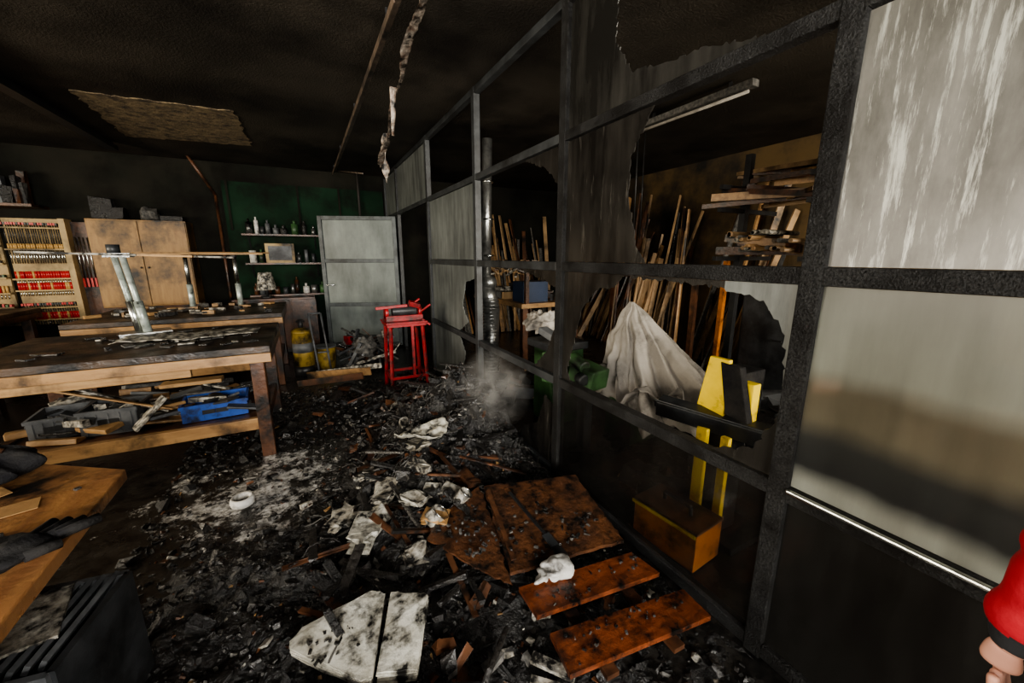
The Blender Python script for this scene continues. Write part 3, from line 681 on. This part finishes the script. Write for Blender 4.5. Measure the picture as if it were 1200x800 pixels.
b=B('crumpled_sack'); b.sph((1.88,3.0,.92),.12,SHEET,(1,1,.7),seg=40,jit=.1); b.sph((1.95,3.2,.9),.1,SHEET,(1,1,.7),seg=40,jit=.1); b.done()
b=B('yellow_table_saw')
b.ngon([(1.86,1.18,.67),(1.86,1.34,.69),(1.86,1.29,.985),(1.86,1.18,.985)],YEL,thick=(.03,0,0))
b.ngon([(1.855,1.05,.69),(1.855,1.17,.70),(1.855,1.225,.97),(1.855,1.12,.96)],CLOTHB,thick=(.05,0,0))
b.box((2.0,1.20,.80),(.2,.14,.24),CLOTHB); b.box((1.93,1.10,.78),(.06,.07,.2),YEL)
b.beam((1.75,1.50,.66),(2.0,.85,.62),.10,.09,DGREY,roll=.2); b.beam((1.71,1.50,.68),(1.96,.85,.64),.01,.05,DGREY,roll=.2)
b.box((1.92,1.2,.3),(.12,.16,.6),CLOTHB); b.box((1.80,1.24,.34),(.03,.06,.54),YEL); b.box((1.80,1.11,.34),(.03,.045,.54),YEL)
b.bx(1.78,2.1,1.0,1.45,0,.04,BLK)
b.cyl((2.15,1.0,.86),(2.3,.9,.86),.045,mat('pink_wood',(.4,.2,.14),None,6,.5)); b.done(bevel=.006)
b=B('orange_toolbox'); b.box((1.60,1.20,.11),(.22,.36,.20),ORNG,rot=(0,0,.1)); b.box((1.60,1.20,.22),(.23,.37,.015),WOODD,rot=(0,0,.1)); b.box((1.49,1.20,.20),(.01,.37,.02),YEL,rot=(0,0,.1)); b.cyl((1.6,1.12,.27),(1.6,1.28,.27),.012,BLK)
b.cyl((1.6,1.12,.22),(1.6,1.12,.27),.01,BLK); b.cyl((1.6,1.28,.22),(1.6,1.28,.27),.01,BLK); b.done(bevel=.008)
b=B('extraction_duct')
P=[(1.9,4.2,0.02),(1.92,4.18,.9),(1.88,4.25,1.18),(1.9,4.22,2.75)]
for i in range(3): b.cyl(P[i],P[i+1],.09 if i<2 else .055,GALV,seg=20)
for z in [0.1+.04*k for k in range(24)]: b.cyl((1.91,4.19,z),(1.91,4.19,z+.012),.096,GALV,seg=20)
for z in (1.5,1.9,2.3): b.cyl((1.9,4.22,z),(1.9,4.22,z+.02),.062,CHROME,seg=20)
b.sph((1.9,4.22,1.2),.095,GALV); b.done()
b=B('leaning_planks')
for k in range(60):
    y=U(2.9,6.9); z1=U(1.1,2.6); lean=U(.15,.8); w=U(.02,.09)
    b.beam((XR-.08-lean,y,0.0),(XR-.08,y+U(-.35,.25),z1),w,.022,random.choice([WOODP,WOODB,WOODP,WOODD,ASH,WOODD,CHAR]),roll=1.57+U(-.4,.4))
b.done()
b=B('leaning_planks')
for k in range(50):
    x=U(2.4,4.7); z1=U(1.2,2.4)
    b.beam((x,YB-U(.3,.7),0.01),(x+U(-.3,.3),YB-.05,z1),U(.02,.08),.022,random.choice([WOODP,WOODB,WOODD,WOODP,ASH]))
b.done()
b=B('leaning_planks')
for k in range(20):
    y=U(3.0,4.2); b.beam((3.65+U(-.1,.1),y,0.01),(3.9,y+U(-.25,.3),U(1.1,2.3)),U(.02,.06),.02,random.choice([WOODP,WOODP,WOODD,WOODB]),roll=1.57+U(-.3,.3))
b.beam((3.92,2.95,1.25),(3.92,4.4,1.25),.05,.04,WOODD)
for y in (3.0,4.35): b.bx(3.9,3.95,y-.03,y+.03,0,1.3,WOODD)
b.done()
b=B('lumber_rack')
for y in (1.75,2.5): b.bx(3.85,3.91,y-.03,y+.03,0,2.45,BLK)
for z in (1.5,1.95,2.15):
    for y in (1.75,2.5): b.bx(3.5,4.4,y-.02,y+.02,z-.04,z,BLK)
    for k in range(9): b.beam((U(3.5,4.3),U(1.5,1.9),z+.03+U(0,.05)),(U(3.5,4.3),U(2.3,2.75),z+.03+U(0,.14)),U(.03,.08),.02,random.choice([WOODP,WOODB,WOODD,WOODD]),roll=1.57)
for k in range(26):
    y=U(1.8,2.35); z=1.55+U(0,.16); b.cyl((3.45,y,z),(3.9,y,z),.018,random.choice([PAPER,WOODL,WOODP,ASH]),seg=8)
b.box((3.7,1.50,1.95),(.4,.03,.9),SHEET)
b.done()
b=B('storage_cabinet')
b.bx(4.45,5.3,1.0,2.75,0,1.15,DGREY)
for k in range(3): b.bx(4.43,4.45,1.03+k*.58,1.56+k*.58,.05,1.1,DGREY); b.bx(4.41,4.43,1.1+k*.58,1.2+k*.58,.6,.62,BLK)
b.done(bevel=.004)
b=B('backroom_workbench')
b.bx(2.3,3.0,-.9,.65,.84,.90,WOODB); b.bx(2.33,2.97,-.85,.6,.5,.53,WOODD)
for x in (2.35,2.95):
    for y in (-.85,.58): b.box((x,y,.42),(.08,.08,.84),WOODD)
for k in range(10): b.box((2.65+U(-.2,.2),U(-.8,.6),.95),(U(.05,.2),U(.05,.2),.1),random.choice([WHITE,BLK,WOODL,GREY]),rot=(0,0,U(0,3)))
b.done(bevel=.004)
b=B('backroom_workbench')
b.bx(2.5,3.5,4.5,6.2,.82,.88,WOODB)
for x in (2.58,3.42):
    for y in (4.58,6.1): b.box((x,y,.41),(.08,.08,.82),WOODD)
NAVY=mat('navy_case',(.03,.05,.1),None,5,.4)
b.box((2.8,4.8,1.02),(.4,.3,.28),NAVY); b.box((3.1,5.5,.98),(.3,.5,.2),BLK); b.box((2.7,5.6,.96),(.3,.2,.16),PAPER)
for k in range(30): b.box((U(2.6,3.4),U(4.6,6.1),.93),(U(.03,.2),U(.03,.2),.1),random.choice([BLK,PAPER,WOODP,DGREY,WOODD]),rot=(0,0,U(0,3)))
for k in range(36): b.beam((U(2.5,3.3),U(4.5,6.0),1.2+U(0,.25)),(U(2.5,3.4),U(4.5,6.0),1.2+U(0,.25)),U(.02,.05),.02,random.choice([WOODP,WOODD,PAPER,WOODP]))
for y in (4.55,6.1): b.box((3.42,y,1.15),(.05,.05,.6),WOODD); b.box((2.6,y,1.15),(.05,.05,.6),WOODD)
b.done()
b=B('floor_clutter')
for k in range(220):
    x=U(1.75,3.3); y=U(1.55,4.1)
    if 1.6<x<2.7 and 1.8<y<3.2: continue
    s_=U(.05,.24); b.box((x,y,s_*.3),(s_,s_*U(.3,1),s_*.5),random.choice([BLK,CHAR,DGREY,WOODD,ASH,CHAR2,WOODP]),rot=(U(-.3,.3),U(-.3,.3),U(0,3)),jit=.01)
for k in range(24):
    x=U(2.7,3.3); y=U(1.3,2.6); s_=U(.1,.3); b.box((x,y,.3+s_*.3),(s_,s_*U(.4,1),s_*.6),random.choice([BLK,CHAR,DGREY,GREY,CHAR2]),rot=(U(-.3,.3),U(-.3,.3),U(0,3)),jit=.02)
b.done()
b=B('wooden_prop'); b.beam((4.2,2.85,0),(4.22,2.85,1.45),.05,.05,ORNG); b.done()
b=B('fluorescent_batten'); b.bx(3.17,3.25,2.1,3.3,ZC-.1,ZC-.05,ASH); b.cyl((3.21,2.15,ZC-.12),(3.21,3.25,ZC-.12),.013,SHEET); b.bx(3.2,3.22,2.3,2.32,ZC-.06,ZC,BLK); b.bx(3.2,3.22,3.1,3.12,ZC-.06,ZC,BLK); b.done()
b=B('hanging_cable')
for k in range(3): b.cyl((3.0+.3*k,3.2+.2*k,ZC),(3.02+.3*k,3.2+.2*k,1.9-.1*k),.008,BLK,seg=6)
b.done()

# ------------------------------------------------------------ person (standing at the right, facing the partition, arm hanging)
SKIN=mat('skin',(.6,.33,.25),(.52,.27,.2),6,.5,bump=.02)
JACK=mat('red_jacket',(.42,.010,.02),(.32,.007,.015),6,.75,bump=.3,bscale=12)
TROU=mat('black_trousers',(.012,.012,.014),(.02,.02,.022),6,.8,bump=.2)
HAIR=mat('brown_hair',(.05,.03,.015),(.03,.018,.01),30,.5,bump=.4)
person=bpy.data.objects.new('person',None); bpy.context.collection.objects.link(person)
def skin(name,V,E,Rr,root=0,sub=2):
    me=bpy.data.meshes.new(name+'_s'); me.from_pydata([Vector(v) for v in V],E,[]); o=bpy.data.objects.new(name+'_s',me); bpy.context.collection.objects.link(o)
    md=o.modifiers.new('k','SKIN'); 
    for i,r in enumerate(Rr): 
        sv=me.skin_vertices[0].data[i]; sv.radius=(r if isinstance(r,tuple) else (r,r)); sv.use_root=(i==root)
    md.use_smooth_shade=True
    sb=o.modifiers.new('d','SUBSURF'); sb.levels=sub; sb.render_levels=sub
    dg=bpy.context.evaluated_depsgraph_get(); dg.update(); m2=bpy.data.meshes.new_from_object(o.evaluated_get(dg))
    bpy.data.objects.remove(o); r=bpy.data.objects.new(name,m2); bpy.context.collection.objects.link(r); r.parent=person
    for p in m2.polygons: p.use_smooth=True
    return r
V=[(0,0,.95),(0,0,1.10),(0,-.01,1.28),(0,-.01,1.40),(0,0,1.48),(0,.02,1.54),
   (-.18,-.01,1.38),(-.21,-.03,1.12),(-.238,.0,.95),(-.248,.02,.875),(-.262,.03,.785),
   (.18,-.01,1.38),(.23,-.04,1.10),(.23,.04,.86),(.23,.06,.79),
   (-.09,0,.86),(-.10,.01,.48),(-.11,-.03,.09),(-.11,.12,.04),
   (.09,0,.86),(.11,-.02,.48),(.12,-.07,.09),(.12,.08,.04)]
E=[(0,1),(1,2),(2,3),(3,4),(4,5),(3,6),(6,7),(7,8),(8,9),(9,10),(3,11),(11,12),(12,13),(13,14),(0,15),(15,16),(16,17),(17,18),(0,19),(19,20),(20,21),(21,22)]
Rr=[(.15,.12),(.14,.115),(.15,.12),(.12,.10),.06,.055,.075,.058,.055,.055,.026,.075,.055,.046,.028,.10,.07,.05,.045,.10,.07,.05,.045]
body=skin('body',V,E,Rr,sub=3)
for m_ in (JACK,TROU,SKIN,BLK): body.data.materials.append(m_)
for p in body.data.polygons:
    c=p.center; arm=abs(c.x)>.165 and c.z>.7
    if arm: p.material_index=0 if c.z>.84 else (1 if c.z>.80 else 2)
    elif c.z>1.48: p.material_index=2
    elif c.z>.88: p.material_index=0
    elif c.z>.10: p.material_index=1
    else: p.material_index=3
for v in body.data.vertices:   # cloth folds in jacket and trousers
    if v.co.z<1.45 and v.co.z>.845 or (v.co.z<.78 and v.co.z>.15):
        v.co+=v.normal*.010*noise.noise(Vector((v.co.x*9,v.co.y*9,v.co.z*26)))
def hand(name,w,side,curl):
    w=Vector(w)
    pal=skin(name+'_palm',[w,w+Vector((0,.012,-.035)),w+Vector((0,.016,-.075))],[(0,1),(1,2)],[(.020,.016),(.028,.015),(.034,.013)])
    pal.data.materials.append(SKIN)
    for k,(o,l) in enumerate(((.03,.072),(.010,.082),(-.010,.076),(-.028,.06))):
        a=w+Vector((0,.016+o,-.07)); c=a+Vector((.003*side,.006+o*.2,-l*.45)); d_=c+Vector((.008*side,-.002,-l*.32)); e=d_+Vector((.014*side*curl,-.004,-l*.22))
        f=skin('%s_finger_%d'%(name,k+1),[a,c,d_,e],[(0,1),(1,2),(2,3)],[.0095,.009,.008,.0065]); f.data.materials.append(SKIN)
    a=w+Vector((0,.026,-.025)); c=a+Vector((.006*side,.024,-.026)); e=c+Vector((.01*side,.008,-.03))
    f=skin(name+'_thumb',[a,c,e],[(0,1),(1,2)],[.012,.011,.008]); f.data.materials.append(SKIN)
hand('hand_left',(-.266,.03,.80),1,1); hand('hand_right',(.23,.06,.80),-1,1)
b=B('head'); hx,hy,hz=0,.03,1.64
b.sph((hx,hy,hz),.1,SKIN,(.78,.95,1.15),seg=28); b.sph((hx,hy+.03,hz-.06),.06,SKIN,(.85,.95,.8),seg=18)
b.cyl((hx,hy+.085,hz+.01),(hx,hy+.112,hz-.022),.008,SKIN,r2=.015); 
for s_ in (-1,1):
    b.sph((hx+s_*.03,hy+.083,hz+.005),.012,WHITE,(1,.6,.7),seg=12); b.sph((hx+s_*.03,hy+.0905,hz+.005),.005,BLK,seg=8); b.sph((hx+s_*.08,hy,hz-.005),.028,SKIN,(.3,.6,1),seg=12); b.box((hx+s_*.03,hy+.091,hz+.03),(.03,.008,.006),HAIR)
b.sph((hx,hy+.088,hz-.06),.02,mat('lips',(.4,.15,.13),None,5,.5),(1,.35,.3),seg=12)
b.sph((hx,hy-.018,hz+.022),.108,HAIR,(.80,.93,1.1),seg=28,jit=.01)
b.done(parent=person)
person.location=(1.06,-.168,0); person.rotation_euler=(0,0,-math.pi/2)

# ------------------------------------------------------------ lights
def area(name,loc,size,power,col,target):
    l=bpy.data.lights.new(name,'AREA'); l.shape='RECTANGLE'; l.size=size[0]; l.size_y=size[1]; l.energy=power; l.color=col
    o=bpy.data.objects.new(name,l); bpy.context.collection.objects.link(o); o.location=loc
    o.rotation_euler=(Vector(target)-Vector(loc)).to_track_quat('-Z','Y').to_euler(); return o
area('window_light_front',(-.9,YF-.2,1.7),(3.6,1.5),500,(1,.97,.91),(-.9,0,1.6))
area('window_light_left',(XL-.2,1.75,1.7),(5.2,1.4),480,(1,.89,.71),(0,1.75,1.6))
area('window_light_backroom',(3.4,YF-.2,1.7),(2.3,1.5),400,(1,.93,.80),(3.4,0,1.6))
fl=bpy.data.lights.new('sparkle_fill','POINT'); fl.energy=16; fl.shadow_soft_size=.03; fl.color=(1,.97,.92)  # added lamp beside the camera, puts glints on the wet debris
fo=bpy.data.objects.new('sparkle_fill',fl); bpy.context.collection.objects.link(fo); fo.location=(-.03,.02,1.58)
w=bpy.data.worlds.new('w'); bpy.context.scene.world=w; w.use_nodes=True
w.node_tree.nodes['Background'].inputs[0].default_value=(.8,.78,.74,1); w.node_tree.nodes['Background'].inputs[1].default_value=.5

# ------------------------------------------------------------ camera
cam=bpy.data.cameras.new('camera'); co=bpy.data.objects.new('camera',cam); bpy.context.collection.objects.link(co)
cam.sensor_width=36; cam.lens=457/1200*36; cam.clip_start=.02
co.location=(0,0,1.5); co.rotation_euler=(math.radians(90-12.3),0,math.radians(-27.6))
bpy.context.scene.camera=co
vs=bpy.context.scene.view_settings
vs.view_transform='AgX'
vs.exposure=.1
try: vs.look='AgX - Medium High Contrast'
except Exception: pass
